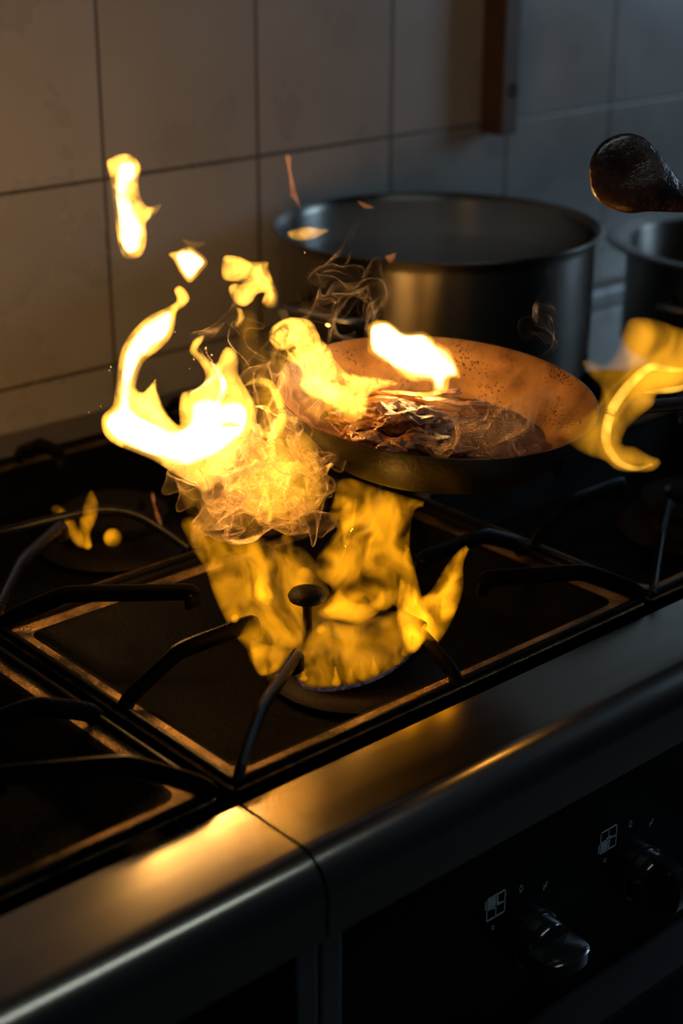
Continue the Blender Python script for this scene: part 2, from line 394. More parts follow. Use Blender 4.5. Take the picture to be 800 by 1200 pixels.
def cooking_range(x0, x1, label, burners, knobs):
    r = empty('cooking_range', ((x0+x1)/2, .28, 0), label, 'range', 'steel ranges side by side')
    e = .0012
    b = MB().box(x0+e, x1-e, -.052, .60, .06, HZ-.05, .002).box(x0+.03, x1-.03, .0, .56, .0, .06)
    for xa in (x0+e, x1-.0175):                # front posts
        b.box(xa, xa+.0163, -.071, -.052, .06, HZ-.045, .0015)
    link('body', b.mesh(), M['steel_dark'], r)
    link('front_rail', MB().prism(RAIL, x0+e, x1-e).mesh(True, 50), M['steel'], r)
    b = MB()                                   # frame of the hob round the four trays
    for xa, xb, ya, yb in ((x0+e, x1-e, .59, .6495),):
        b.box(xa, xb, ya, yb, HZ-.05, HZ+.004, .003)
    link('rear_ledge', b.mesh(), M['steel_dark'], r)
    b = MB().box(x0+.0055, x1-.0055, .002, .589, HZ-.05, HZ-.040)
    link('hob_base', b.mesh(), M['enamel'], r)
    xm = (x0+x1)/2
    for xa, xb in ((x0+.0055, xm-.0025), (xm+.0025, x1-.0055)):
        for ya, yb in ((.013, .292), (.298, .588)):
            link('spill_tray', tray(xa, xb, ya, yb), [M['enamel'], M['rim']], r)
    for bx, by in burners: burner(r, x0+bx, by)
    b = MB().box(x0+.0185, x1-.0185, -.066, -.052, HZ-.262, HZ-.052, .001)
    cp = link('control_panel', b.mesh(), M['panel'], r)
    b = MB().prism([(-.066, HZ-.226), (-.069, HZ-.226), (-.086, HZ-.246), (-.086, HZ-.252), (-.066, HZ-.264)], x0+.0185, x1-.0185)
    link('panel_lip', b.mesh(), M['lip'], r)
    b = MB().box(x0+.02, x1-.02, -.064, -.052, .12, HZ-.275, .004)
    link('oven_door', b.mesh(), M['panel'], r)
    for i, (kx, ang, fill) in enumerate(knobs):
        knob(r, x0+kx, ang); marking(cp, x0+kx, fill, -.066)
    return r

KN = [(.194, math.radians(-3), (-1, 1)), (.307, math.radians(90), (-1, -1)), (.420, math.radians(52), (1, 1)), (.533, math.radians(90), (1, -1))]
BURN = [(.2, .12), (.2, .43), (.6, .12), (.6, .43)]
mid = cooking_range(0, .8, 'steel gas range under the fire, with black control panel and knobs', BURN, KN)
left = cooking_range(-.8, 0, 'steel gas range left of the fire, with brightly lit front rail', BURN, [KN[1]])

# worktop unit to the right with a steel rear deck
r = empty('worktop_unit', (1.2, .28, 0), 'bluish steel worktop at the right, under the far pot', 'worktop')
b = MB().box(.805, 1.6, -.052, .648, .06, HZ-.05, .002).box(.83, 1.57, 0, .56, 0, .06)
link('body', b.mesh(), M['steel_dark'], r)
link('front_rail', MB().prism(RAIL, .8062, 1.6).mesh(True, 50), M['steel'], r)
link('deck', MB().box(.806, 1.6, .40, .648, HZ-.05, HZ-.022, .002).mesh(), M['steel'], r)
link('spill_tray', tray(.81, 1.2, .013, .395), [M['enamel'], M['rim']], r)
link('hob_base', MB().box(.806, 1.6, .002, .399, HZ-.05, HZ-.040).mesh(), M['enamel'], r)

# burner post with its round head, standing in the flame
b = MB().lathe([(0, 0), (.006, 0), (.006, .004), (.0036, .006), (.0032, .038), (.0048, .041), (.0125, .0445), (.0135, .0475), (.0115, .0505), (.006, .0525), (0, .053)], (.1525, .118, HZ-.001), None, 40)
link('pin', b.mesh(True, 40), M['burner'], [c for c in mid.children if c.name.startswith('burner')][0])
b = MB().lathe([(0, 0), (.004, 0), (.004, .010), (.009, .014), (.0095, .018), (.006, .0225), (0, .0235)], (.158, .142, HZ-.002), None, 32)
link('pin', b.mesh(True, 40), M['burner'], [c for c in mid.children if c.name.startswith('burner')][0])

# pan supports: a frame of bars with eight fingers each
def pan_support(x0, x1, y0, y1, label, skip=(), arc=False):
    s = empty('pan_support', ((x0+x1)/2, (y0+y1)/2, HZ), label, 'pan support', 'cast iron pan supports')
    c = np.array([(x0+x1)/2-.003, (y0+y1)/2-.017]); zt = .030
    b = MB(); w = .0022
    for xa, xb, ya, yb in ((x0, x1, y0, y0+2*w), (x0, x1, y1-2*w, y1), (x0, x0+2*w, y0+2*w, y1-2*w), (x1-2*w, x1, y0+2*w, y1-2*w)):
        b.box(xa, xb, ya, yb, HZ+.0008, HZ+.0065, .0015)
    link('frame', b.mesh(), M['iron'], s)
    feet = [(x0, y0), (x1, y0), (x1, y1), (x0, y1), (x0, c[1]), (x1, c[1]), (c[0], y0), (c[0], y1)]
    for k, ft in enumerate(feet):
        if k in skip: continue
        ft = np.array(ft, float); d = c-ft; L = np.linalg.norm(d); d /= L
        tip = .082 if k >= 4 else .108
        q = lambda t, z: (*(ft+d*t), HZ+z)
        a = .048 if k >= 4 else .05
        pts = curve_pts([q(.004, .004), q(.012, .012), q(a*.8, zt-.005), q(a, zt-.001), q(a+.012, zt), q((a+L-tip)*.5+.004, zt), q(L-tip-.003, zt), q(L-tip+.001, zt-.003), q(L-tip+.002, zt-.012)], 4)
        link('finger', MB().tube(pts, .0045, 10, (.7, 1.5)).mesh(True, 50), M['iron'], s)
    if arc:
        pts = curve_pts([(x0+.003, .435, HZ+.008), (x0+.02, .412, HZ+.026), (x0+.06, .386, HZ+.031), (x0+.105, .374, HZ+.034), (x0+.140, .366, HZ+.034), (x0+.162, .350, HZ+.029), (x0+.177, .330, HZ+.016), (x0+.186, .312, HZ+.005)], 6)
        link('hoop', MB().tube(pts, .0042, 10).mesh(True, 60), M['iron'], s)
    return s
g0 = .007
pan_support(g0, .3965, .0135, .2915, 'black pan support around the burning front burner')
pan_support(g0, .3965, .2985, .5875, 'black pan support with a hooped bar, around the small rear burner flame', (4, 6), True)
pan_support(.4035, .8-g0, .0135, .2915, 'dark empty pan support right of the burning front burner')
pan_support(.4035, .8-g0, .2985, .5875, 'dark pan support under the big steel pot')
pan_support(-.3965, -g0, .0135, .2915, 'unlit pan support at the lower left, behind the bright steel rail')
pan_support(-.3965, -g0, .2985, .5875, 'unlit pan support at the far left, left of the rear burner flame')

# ------------------------------------------------------------------ pots
def pot(cx, cy, z0, r, h, flange, label, ang, mat):
    p = empty('cooking_pot', (cx, cy, z0), label, 'pot', 'steel pots along the wall')
    t = .0022
    prof = [(0, 0), (r-.012, 0), (r-.004, .003), (r, .010), (r, h-.012), (r+.001, h-.006), (r+flange, h-.0015), (r+flange+.001, h), (r+flange-.001, h+.0015), (r-.001, h-.002), (r-t, h-.008), (r-t, .012), (r-.012, t), (0, t)]
    link('body', MB().lathe(prof, (cx, cy, z0), None, 128).mesh(True, 50), mat, p)
    for a in ang:
        d = np.array([math.cos(a), math.sin(a), 0]); s = np.array([-d[1], d[0], 0]); c = np.array([cx, cy, z0+h*.62])
        pts = curve_pts([c+d*(r-.001)-s*.042, c+d*(r+.012)-s*.043, c+d*(r+.034)-s*.036+np.array([0, 0, .004]), c+d*(r+.041)+np.array([0, 0, .006]), c+d*(r+.034)+s*.036+np.array([0, 0, .004]), c+d*(r+.012)+s*.043, c+d*(r-.001)+s*.042], 6)
        hd = MB().tube(pts, .0042, 10); 
        for sg in (-1, 1):
            q = c+d*(r+.0005)+s*sg*.042; hd.tube([q-np.array([0, 0, .011]), q+np.array([0, 0, .011])], .007, 10, (.35, 1))
        link('handle', hd.mesh(True, 50), M['steel_dark'], p)
    return p
# handle towards the left of the picture
ha = math.atan2(-R[1], -R[0]) + math.radians(52)
pot(.617, .464, HZ+.0374, .1565, .1425, .006, 'wide steel pot behind the pan, with a gold streak of firelight', (ha, ha+math.pi), M['pot'])
b = MB().lathe([(0, .10), (.1535, .10)], (.617, .464, HZ+.0374), None, 96)
o = link('soup', b.mesh(True), pbr('dark broth', (.02, .014, .01), .25, bump=.3, bscale=40)); recenter(o)
tag(o, 'dark broth inside the wide steel pot', 'broth', kind='stuff')
pot(1.005, .36, HZ+.0012, .135, .123, .024, 'dark flared pot at the right edge, behind the amber flame', (.3, .3+math.pi), M['pot'])

m, nt, out = new_mat('steam haze')
v = nd(nt, 'VolumeScatter', Color=(.60, .47, .36, 1), Density=4.0, Anisotropy=0.0); nt.links.new(v.outputs[0], out.inputs['Volume'])
b = MB().lathe([(0, .106), (.150, .106), (.151, .12), (.148, .139), (.12, .150), (.06, .158), (0, .160)], (.617, .464, HZ+.0374), None, 64)
o = recenter(link('pot_steam', b.mesh(True, 60), m)); tag(o, 'grey brown steam filling the mouth of the wide steel pot', 'steam', kind='stuff')

# ------------------------------------------------------------------ frying pan, held in the air
PC = Vector((.2785, .1225, .1643+HZ)); PN = Vector((.0002, -.0906, .9959)).normalized()
ex = Vector((R[0], R[1], 0)); ex = (ex - PN*ex.dot(PN)).normalized(); ey = PN.cross(ex)
PM = Matrix((ex, ey, PN)).transposed()
PR, PH = .1150, .0400
pan = empty('frying_pan', PC, 'black frying pan of browned meat, held tilted in the fire', 'frying pan')
prof = [(0, -PH-.0015), (.078, -PH-.0015), (.084, -PH+.0005), (.089, -PH+.004), (PR-.006, -.012), (PR-.0005, -.0005), (PR, .0006), (PR-.0012, .001), (PR-.0022, 0), (PR-.008, -.012), (.0868, -PH+.006), (.082, -PH+.0028), (.076, -PH+.0015), (0, -PH+.0015)]
link('bowl', MB().lathe(prof, PC, PM, 160, mi=[0]*6+[1]*7).mesh(True, 50), [M['pan_out'], M['pan_in']], pan)
def pl(x, y, z): return PC + PM @ Vector((x, y, z))
hp = curve_pts([pl(.1055, 0, -.018), pl(.116, 0, -.012), pl(.135, 0, -.004), pl(.18, 0, .004), pl(.26, 0, .018), pl(.33, 0, .024)], 5)
link('handle', MB().tube(hp, [.011]*6+[.010]*(len(hp)-6), 12, (1.15, .32)).mesh(True, 50), M['pan_out'], pan)
# sauce
V = []; Fc = []; nr, na = 14, 72
V.append(pl(0, 0, -PH+.0058))
for i in range(1, nr+1):
    rr_ = .0855*i/nr
    for k in range(na):
        a = 2*math.pi*k/na; x, y = rr_*math.cos(a), rr_*math.sin(a)
        V.append(pl(x, y, -PH+.0055+.0009*math.sin(x*190+1.3*math.sin(y*120))+.0008*math.cos(y*230+x*90)))
for k in range(na): Fc.append((0, 1+k, 1+(k+1) % na))
for i in range(nr-1):
    for k in range(na):
        l = (k+1) % na; Fc.append((1+i*na+k, 1+(i+1)*na+k, 1+(i+1)*na+l, 1+i*na+l))
o = link('sauce', from_py(V, Fc), M['sauce']); recenter(o)
tag(o, 'dark bubbling sauce covering the floor of the frying pan', 'sauce', kind='stuff')

def chunk(name, c, a, L, w, t, seed, mat, tilt=0.0, bend=.0):
    r_ = random.Random(seed); bm = bmesh.new(); bmesh.ops.create_icosphere(bm, subdivisions=4, radius=1)
    ph = [r_.uniform(0, 6.28) for _ in range(6)]
    for v in bm.verts:
        x, y, z = v.co
        k = 1 + .16*math.sin(5*x+ph[0]+2*y) + .12*math.sin(7*y+ph[1]+3*z) + .09*math.sin(11*z+9*x+ph[2])
        sx = math.copysign(abs(x)**.8, x)
        X, Y, Z = sx*L*k, y*w*k, z*t*(1+.2*math.sin(4*x+ph[3]))
        Y += bend*(X/L)**2*L; Z += .15*t*math.sin(9*x+ph[4]) + tilt*X
        v.co = (X*math.cos(a)-Y*math.sin(a), X*math.sin(a)+Y*math.cos(a), Z)
    q = MB(); q.add(bm); me = q.mesh(True)
    me.transform(PM.to_4x4()); o = link(name, me, mat); o.location = pl(*c); return o
GP = 'browned meat strips heaped in the frying pan'
labs = ['long browned meat strip topmost on the heap in the pan', 'browned meat strip at the left end of the heap in the pan', 'glistening meat strip at the front of the heap in the pan']
cuts = [(-.040, .014, 0, .026, .010), (-.015, .022, .2, .03, .011), (.006, .012, -.3, .028, .010), (-.045, -.006, .5, .024, .009), (-.020, -.002, -.1, .03, .011),
        (.004, -.010, .3, .027, .010), (-.036, -.026, -.2, .026, .009), (-.010, -.028, .15, .03, .010), (.018, -.026, -.45, .022, .009), (.02, .004, .9, .02, .009),
        (-.055, -.014, 1.0, .018, .008), (-.024, .008, .5, .026, .009), (-.006, .002, -.5, .024, .009), (-.018, -.014, .1, .026, .009), (-.03, -.004, -.7, .02, .008),
        (-.058, .018, .3, .020, .008)]
for i, (x, y, a, L, w) in enumerate(cuts):
    z = -PH + .010 + (.011 if i >= 11 and i < 15 else 0)
    x = x*.85-.010; L *= .8
    o = chunk('meat_strip', (x, y, z), a, L, w*.95, .0075, i*3+1, M['meat'], .1*math.sin(i*2.1), .35*math.sin(i*1.7))
    lb = 'browned meat strip in the heap in the frying pan'
    if i == 12: lb = labs[0]
    if i == 10: lb = labs[1]
    if i == 8: lb = labs[2]
    tag(o, lb, 'meat', GP)
for i, (x, y, z, a, L) in enumerate([(-.012, .030, .024, .12, .032), (.008, .018, .024, -.15, .026), (-.034, .024, .021, .3, .026)]):
    o = chunk('onion_slice', (x, y, -PH+z), a, L, .0055, .0035, 60+i, M['onion'], 0, .3)
    tag(o, ['golden onion slice along the back of the meat heap in the pan', 'short golden onion slice at the right of the meat heap', 'golden onion slice at the back left of the meat heap'][i], 'onion')

# ------------------------------------------------------------------ bodies grown from an outline: real thickness, bent in depth
def ripple(x, y, s):
    return (np.sin(x/41+s*1.7+np.sin(y/57+s))+np.sin(y/33+s*2.9+1.2*np.sin(x/47-s))+.5*np.sin((x+y)/21+s*4.1))/2.5

def inflate(name, pts, depth, thick, mat, parent=None, seed=0, bend=.012, step=4.0, wide=None, jag=0.0, slope=(0, 0), pw=.85):
    P = closed_pts(pts, step)
    if jag:
        t = np.arange(len(P)); nrm = np.roll(P, -1, 0)-np.roll(P, 1, 0); nrm = np.stack([-nrm[:, 1], nrm[:, 0]], 1); nrm /= np.linalg.norm(nrm, axis=1, keepdims=True)+1e-9
        P = P + nrm*(jag*(np.sin(P[:, 0]/6.1+seed)*np.cos(P[:, 1]/7.3+seed*2)+.6*np.sin(P[:, 1]/3.7+P[:, 0]/4.9+seed*3)))[:, None]
    lo, hi = P.min(0), P.max(0); inn = []
    A, B = P, np.roll(P, -1, 0); AB = B-A; l2 = (AB**2).sum(1)+1e-9
    def dist(Q):
        tt = np.clip(((Q[:, None]-A[None])*AB[None]).sum(2)/l2, 0, 1)
        return np.sqrt(((A[None]+tt[..., None]*AB[None]-Q[:, None])**2).sum(2).min(1))
    gy = np.arange(lo[1], hi[1], step*.866); G = []
    for j, y in enumerate(gy):
        xs = np.arange(lo[0]+(j % 2)*step*.5, hi[0], step); G += [(x, y) for x in xs]
    G = np.array(G) if G else np.zeros((0, 2))
    if len(G):
        ins = np.zeros(len(G), bool)
        for a, b_ in zip(A, B):
            c = (a[1] > G[:, 1]) != (b_[1] > G[:, 1])
            with np.errstate(divide='ignore', invalid='ignore'):
                xx = (b_[0]-a[0])*(G[:, 1]-a[1])/(b_[1]-a[1])+a[0]
            ins ^= c & (G[:, 0] < xx)
        G = G[ins]
        if len(G): G = G[dist(G) > step*.55]
    allp = [Vector(p) for p in P.tolist()] + [Vector(p) for p in G.tolist()]
    n = len(P)
    vo, eo, fo, ov, *_ = delaunay_2d_cdt(allp, [(i, (i+1) % n) for i in range(n)], [], 1, 1e-4)
    Q = np.array([tuple(v) for v in vo])
    if len(Q) == 0: return None
    d = dist(Q); edge = d < 1e-2
    Dw = wide or thick*1.3
    u = np.clip(d/Dw, 0, 1); h = thick*(1-(1-u)**2)**pw
    h[edge] = 0
    if slope == 'up': dep = depth + .065*(800-Q[:, 1])/220 + bend*ripple(Q[:, 0], Q[:, 1], seed)
    else: dep = depth + bend*ripple(Q[:, 0], Q[:, 1], seed) + slope[0]*(Q[:, 0]-Q[:, 0].mean())/FPX*depth + slope[1]*(Q[:, 1]-Q[:, 1].mean())/FPX*depth
    hw = h/FPX*depth*(1+.25*ripple(Q[:, 0]*1.7, Q[:, 1]*1.7, seed+5))
    mk = lambda dd: CAM[None] + (F[None] + R[None]*((Q[:, 0]-400)/FPX)[:, None] + D[None]*((Q[:, 1]-600)/FPX)[:, None])*dd[:, None]
    V1, V2 = mk(dep-hw), mk(dep+hw)
    idx2 = np.arange(len(Q)); k = len(Q); V = [V1]
    back = np.where(~edge)[0]; idx2[back] = k+np.arange(len(back)); V.append(V2[back]); V = np.concatenate(V)
    fo = [f for f in fo if not all(edge[i] for i in f)]
    faces = [tuple(f) for f in fo] + [tuple(int(idx2[i]) for i in f[::-1]) for f in fo if not all(edge[i] for i in f)]
    me = from_py(V, faces)
    bm = bmesh.new(); bm.from_mesh(me); bmesh.ops.recalc_face_normals(bm, faces=bm.faces); bm.to_mesh(me); bm.free()
    me.polygons.foreach_set('use_smooth', [True]*len(me.polygons))
    if parent: return link(name, me, mat, parent)
    return recenter(link(name, me, mat))

def filament(name, pts, depth, rad, mat, parent, wob=.006, seed=0):
    q = curve_pts(pts, 6); n = len(q)
    P = [at(p[0], p[1], depth+wob*math.sin(i*.35+seed)) for i, p in enumerate(q)]
    rr_ = [max(.12, math.sin(math.pi*(i+.4)/(n-.2)))**.6*rad/FPX*depth for i in range(n)]
    return link(name, MB().tube(P, rr_, 12).mesh(True), mat, parent)

def flame(name, px, depth, label, cat='flame', group=None):
    return empty(name, at(px[0], px[1], depth), label, cat, group)

GF = 'flames flaring around the pan'
# 1 detached flame, upper left
f = flame('flame', (150, 305), 1.16, 'tall detached yellow flame at the top left, before the tiles', group=GF)
inflate('flame_body', [(124,190),(132,183),(145,179),(158,183),(166,196),(163,212),(166,231),(173,241),(181,240),(190,237),(188,246),(177,257),(172,262),(173,276),(171,291),(165,301),(151,305),(141,297),(136,276),(132,242),(128,209)], 1.16, 16, FM['lick'], f, 1, .01, 3)
inflate('flame_core', [(140,192),(156,190),(160,205),(155,215),(152,230),(162,252),(168,272),(163,292),(150,297),(141,284),(138,255),(134,215)], 1.16, 9, FM['core'], f, 1, .01, 3, wide=11, pw=1.3)
# 2 small diamond
f = flame('flame', (222, 332), 1.15, 'small diamond shaped yellow flame between the tall flame and the hooked flame', group=GF)
inflate('flame_body', [(196,297),(208,293),(221,288),(230,292),(244,306),(236,320),(222,332),(211,321),(203,306)], 1.15, 14, FM['hot'], f, 2, .006, 2.5)
inflate('flame_core', [(206,298),(221,292),(230,296),(240,306),(233,317),(222,327),(213,318)], 1.15, 9, FM['core'], f, 2, .006, 2.5, wide=11, pw=1.2)
inflate('flame_tail', [(211,279),(225,281),(241,284),(236,290),(228,292),(219,288)], 1.15, 5, FM['soft'], f, 3, .004, 2.5)
# 3 hooked flame
f = flame('flame', (300, 372), 1.14, 'hooked yellow flame curling left of the big pot', group=GF)
inflate('flame_body', [(259,310),(263,299),(280,300),(295,306),(314,306),(316,317),(322,332),(327,347),(323,360),(314,362),(306,355),(309,344),(301,346),(295,355),(284,360),(272,352),(267,338),(272,332),(281,331),(261,328)], 1.14, 11, FM['lick'], f, 4, .012, 2.5)
inflate('flame_fold', [(268,345),(276,358),(284,362),(287,374),(278,385),(274,377),(277,364)], 1.145, 6, FM['lick'], f, 5, .008, 2.5)
filament('filament', [(263,306),(280,306),(300,316),(312,330),(318,348),(312,359)], 1.13, 3.2, FM['hot'], f)
filament('filament', [(270,336),(288,334),(302,330),(310,322)], 1.13, 2.6, FM['hot'], f)
# 4 the great C shaped flame
f = flame('flame', (235, 575), 1.10, 'large white hot C shaped flame left of the frying pan', group=GF)
inflate('flame_body', [(203,340),(209,334),(217,338),(223,350),(216,360),(208,366),(206,380),(200,397),(184,413),(169,425),(163,440),(160,454),(167,459),(177,448),(181,432),(182,449),(187,468),(194,483),(206,496),(210,497),(209,479),(212,461),(221,457),(235,452),(240,440),(234,427),(226,418),(221,412),(225,400),(232,394),(240,392),(238,400),(232,410),(240,416),(248,424),(254,424),(259,412),(266,406),(276,410),(280,420),(280,436),(287,452),(298,470),(300,488),(296,508),(288,524),(276,546),(256,566),(240,578),(224,568),(200,553),(179,540),(158,531),(134,521),(122,510),(118,497),(120,486),(131,475),(134,458),(137,434),(141,411),(152,391),(172,371),(194,360),(206,352)], 1.10, 20, FM['hot'], f, 6, .012, 3.5, wide=17)
inflate('flame_core', [(198,364),(202,374),(196,392),(180,408),(164,423),(156,444),(154,478),(175,494),(205,504),(222,496),(224,474),(240,466),(256,470),(282,472),(290,486),(284,508),(262,526),(236,540),(212,546),(180,534),(150,523),(132,511),(124,497),(128,486),(139,476),(142,440),(147,412),(160,390),(180,372)], 1.10, 15, FM['core'], f, 6, .012, 3.5, wide=15, pw=1.1)
inflate('flame_tongue', [(150,500),(160,466),(170,458),(180,445),(183,430),(184,450),(190,472),(199,488),(208,500),(190,506)], 1.095, 8, FM['lick'], f, 8, .008, 3)
filament('filament', [(247,424),(257,438),(262,456),(250,478),(226,490)], 1.09, 4, FM['core'], f)
filament('filament', [(222,462),(238,452),(252,440),(256,426)], 1.09, 3, FM['core'], f)
filament('filament', [(278,440),(292,468),(294,492)], 1.09, 3, FM['lick'], f)
# ring flame beside the pan's left lip
f = flame('flame', (320, 512), 1.07, 'thin looped amber flame against the left lip of the frying pan', group=GF)
filament('filament', [(286,452),(300,446),(316,450),(325,466),(330,484),(328,500),(318,510),(306,506),(299,496)], 1.07, 6, FM['edge'], f)
filament('filament', [(316,452),(326,470),(330,490),(324,506)], 1.065, 4, FM['lick'], f)
# 6 flame folding over the pan's left lip
f = flame('flame', (400, 485), 1.10, 'curling yellow flame rising from the left side of the frying pan', group=GF)
inflate('flame_body', [(314,396),(320,381),(337,372),(355,373),(369,381),(376,396),(387,408),(393,423),(405,434),(420,439),(441,442),(462,446),(466,451),(446,456),(433,463),(431,476),(428,488),(415,492),(400,486),(389,477),(376,471),(364,466),(353,457),(350,450),(352,435),(346,427),(336,422),(337,411),(326,411)], 1.10, 15, FM['pan'], f, 9, .012, 3)
filament('filament', [(318,402),(322,386),(340,376),(360,378),(370,392),(374,410),(384,432),(396,452),(402,472)], 1.09, 4, FM['lick'], f)
filament('filament', [(352,452),(362,444),(374,448),(386,460),(396,478)], 1.09, 5, FM['hot'], f)
filament('filament', [(330,384),(346,398),(352,416),(356,440)], 1.095, 4, FM['lick'], f)
filament('filament', [(390,420),(404,440),(424,446),(450,447)], 1.10, 4, FM['lick'], f)
inflate('flame_core', [(352,448),(372,440),(392,452),(410,460),(424,470),(418,484),(398,480),(378,468),(360,462)], 1.10, 6, FM['hot'], f, 3, .012, 3)
inflate('glow_haze', [(318,400),(340,388),(372,398),(392,424),(412,446),(434,462),(430,490),(410,505),(386,500),(360,488),(340,470),(326,446),(316,424)], 1.07, 14, FM['gas'], f, 19, .01, 4, wide=34, pw=1)  # emissive amber overlay, added to brighten the pan's left side
# 7 white flame over the food
f = flame('flame', (505, 462), 1.155, 'white hot flame standing on the meat in the frying pan', group=GF)
inflate('flame_body', [(430,383),(437,376),(452,375),(464,382),(474,389),(497,388),(511,399),(526,408),(533,422),(539,436),(539,444),(528,444),(524,459),(508,461),(505,449),(497,447),(484,448),(468,440),(456,428),(446,423),(431,413),(430,397)], 1.155, 15, FM['hot'], f, 10, .01, 3)
inflate('flame_core', [(434,386),(440,380),(454,379),(474,392),(497,392),(510,403),(524,412),(533,428),(535,440),(524,442),(518,456),(510,456),(506,444),(490,443),(470,436),(450,422),(435,410)], 1.155, 12, FM['core'], f, 10, .01, 3, wide=14, pw=1.3)

# 8 amber flame at the right
f = flame('flame', (745, 553), 1.03, 'broad amber flame curling off the right side of the pan', group=GF)
inflate('flame_body', [(681,427),(684,421),(696,423),(709,425),(721,410),(728,390),(735,375),(748,371),(770,374),(792,382),(822,390),(842,410),(836,438),(812,452),(786,459),(770,463),(766,475),(748,490),(735,503),(729,519),(736,522),(744,523),(761,533),(772,537),(775,542),(766,552),(744,554),(722,551),(707,540),(690,535),(672,525),(656,510),(657,500),(668,494),(688,484),(701,468),(702,453),(690,441)], 1.03, 15, FM['soft'], f, 11, .014, 4, wide=26, pw=.9)
filament('filament', [(832,424),(800,433),(779,432),(763,430),(748,440),(733,456),(720,474),(712,494),(710,516),(717,533),(730,545),(748,549),(764,544)], 1.015, 6.5, FM['edge'], f)
filament('filament', [(826,440),(800,454),(776,458),(754,460)], 1.02, 4, FM['edge'], f)
filament('filament', [(750,424),(734,440),(716,456),(704,474),(690,492)], 1.02, 3, FM['soft'], f)
inflate('flame_fold', [(757,436),(780,432),(805,434),(812,448),(786,456),(764,460),(742,470),(726,490),(714,510),(712,496),(722,474),(738,452)], 1.02, 7, FM['soft'], f, 12, .01, 3.5)
# small strays
f = flame('flame', (360, 282), 1.25, 'small flat yellow flame across the left rim of the big pot', group=GF)
inflate('flame_body', [(336,272),(345,268),(359,265),(374,267),(387,269),(377,276),(366,281),(354,283),(341,280)], 1.25, 6, FM['hot'], f, 13, .004, 2.2)
f = flame('flame', (347, 243), 1.25, 'thin orange streak of flame above the left rim of the pot', group=GF)
inflate('flame_body', [(333,182),(338,180),(342,184),(342,198),(346,216),(351,236),(353,246),(348,241),(341,232),(336,238),(339,226),(337,204)], 1.25, 3, FM['dim'], f, 14, .004, 2)
f = flame('flame', (428, 243), 1.28, 'tiny orange flame on the far rim of the pot', group=GF)
inflate('flame_body', [(418,235),(426,237),(436,241),(439,244),(430,245),(424,243)], 1.28, 3, FM['dim'], f, 15, .003, 2)
f = flame('flame', (457, 310), 1.22, 'tiny orange flame at the near rim of the pot', group=GF)
inflate('flame_body', [(450,300),(456,298),(464,296),(463,304),(457,310),(453,306)], 1.22, 4, FM['dim'], f, 16, .003, 2)

# burner fire under the pan
f = flame('burner_fire', (415, 800), 1.13, 'amber fire rising from the front burner to the pan', 'fire', 'burner fires')
f0 = f
inflate('flame_tongue', [(211,614),(217,605),(232,607),(250,622),(278,628),(312,634),(336,640),(352,660),(364,690),(362,720),(358,745),(350,762),(338,776),(332,788),(318,796),(304,795),(294,781),(288,762),(275,746),(262,724),(249,695),(240,668),(224,642)], 1.072, 14, FM['low'], f, 20, 0.014, 4.5, wide=22, slope='up', pw=.85)
inflate('flame_tongue', [(288,628),(296,614),(306,636),(314,662),(321,690),(330,702),(312,710),(296,700),(292,676)], 1.055, 10, FM['low'], f, 21, 0.012, 4, slope='up', pw=.85)
inflate('flame_tongue', [(296,690),(304,672),(312,682),(322,700),(312,706),(300,704)], 1.055, 7, FM['lowb'], f, 22, 0.01, 3, slope='up', pw=.85)
inflate('flame_tongue', [(326,640),(338,616),(346,640),(358,662),(352,676),(338,664)], 1.075, 8, FM['low'], f, 23, 0.012, 4, slope='up', pw=.85)
inflate('flame_tongue', [(393,566),(410,560),(445,572),(486,584),(500,589),(496,594),(486,598),(481,620),(481,650),(488,674),(493,698),(486,716),(470,716),(452,706),(440,722),(420,732),(398,728),(376,724),(372,716),(383,704),(388,690),(374,678),(367,663),(378,640),(394,620),(384,606),(390,586)], 1.065, 18, FM['low'], f, 24, 0.014, 4.5, wide=22, slope='up', pw=.85)
inflate('flame_tongue', [(398,586),(410,578),(420,590),(432,584),(440,604),(452,632),(462,664),(466,700),(452,716),(436,712),(428,700),(414,712),(398,706),(402,670),(404,630)], 1.06, 9, FM['low'], f, 25, 0.014, 4, slope='up', pw=.85)
inflate('flame_tongue', [(398,600),(404,590),(412,588),(415,606),(409,628),(404,650),(400,626)], 1.055, 8, FM['lowb'], f, 26, 0.01, 3, slope='up', pw=.85)
inflate('flame_tongue', [(378,716),(388,704),(398,684),(406,700),(418,706),(436,704),(448,690),(452,706),(440,722),(418,732),(396,728)], 1.055, 8, FM['lowb'], f, 27, 0.01, 3, slope='up', pw=.85)
inflate('flame_tongue', [(552,637),(548,648),(543,662),(543,690),(534,718),(522,742),(509,757),(497,753),(490,762),(477,766),(470,742),(471,716),(477,708),(474,694),(484,694),(494,698),(504,692),(513,678),(524,660),(538,644)], 1.065, 16, FM['lowb'], f, 28, 0.014, 4, slope='up', pw=.85)
inflate('flame_tongue', [(346,782),(354,764),(362,742),(380,728),(410,730),(440,722),(468,716),(478,734),(478,764),(468,778),(440,794),(412,803),(384,806),(362,806),(350,797)], 1.055, 12, FM['low'], f, 29, 0.014, 4.5, slope='up', pw=.85)
inflate('flame_tongue', [(476,634),(486,664),(494,696),(503,722),(500,748),(484,762),(470,752),(464,728),(466,694),(470,660)], 1.05, 12, FM['lowb'], f, 35, .01, 4, slope='up')
inflate('glow_haze', [(300,628),(330,640),(352,640),(372,660),(392,700),(420,720),(440,740),(420,770),(380,790),(352,790),(330,780),(300,760),(280,730),(276,690),(284,650)], 1.082, 16, FM['haze'], f, 34, .012, 5, wide=30, slope='up', pw=1)
filament('filament', [(408,640),(413,615),(416,592),(416,584)], 1.045, 2.2, FM['lowb'], f)
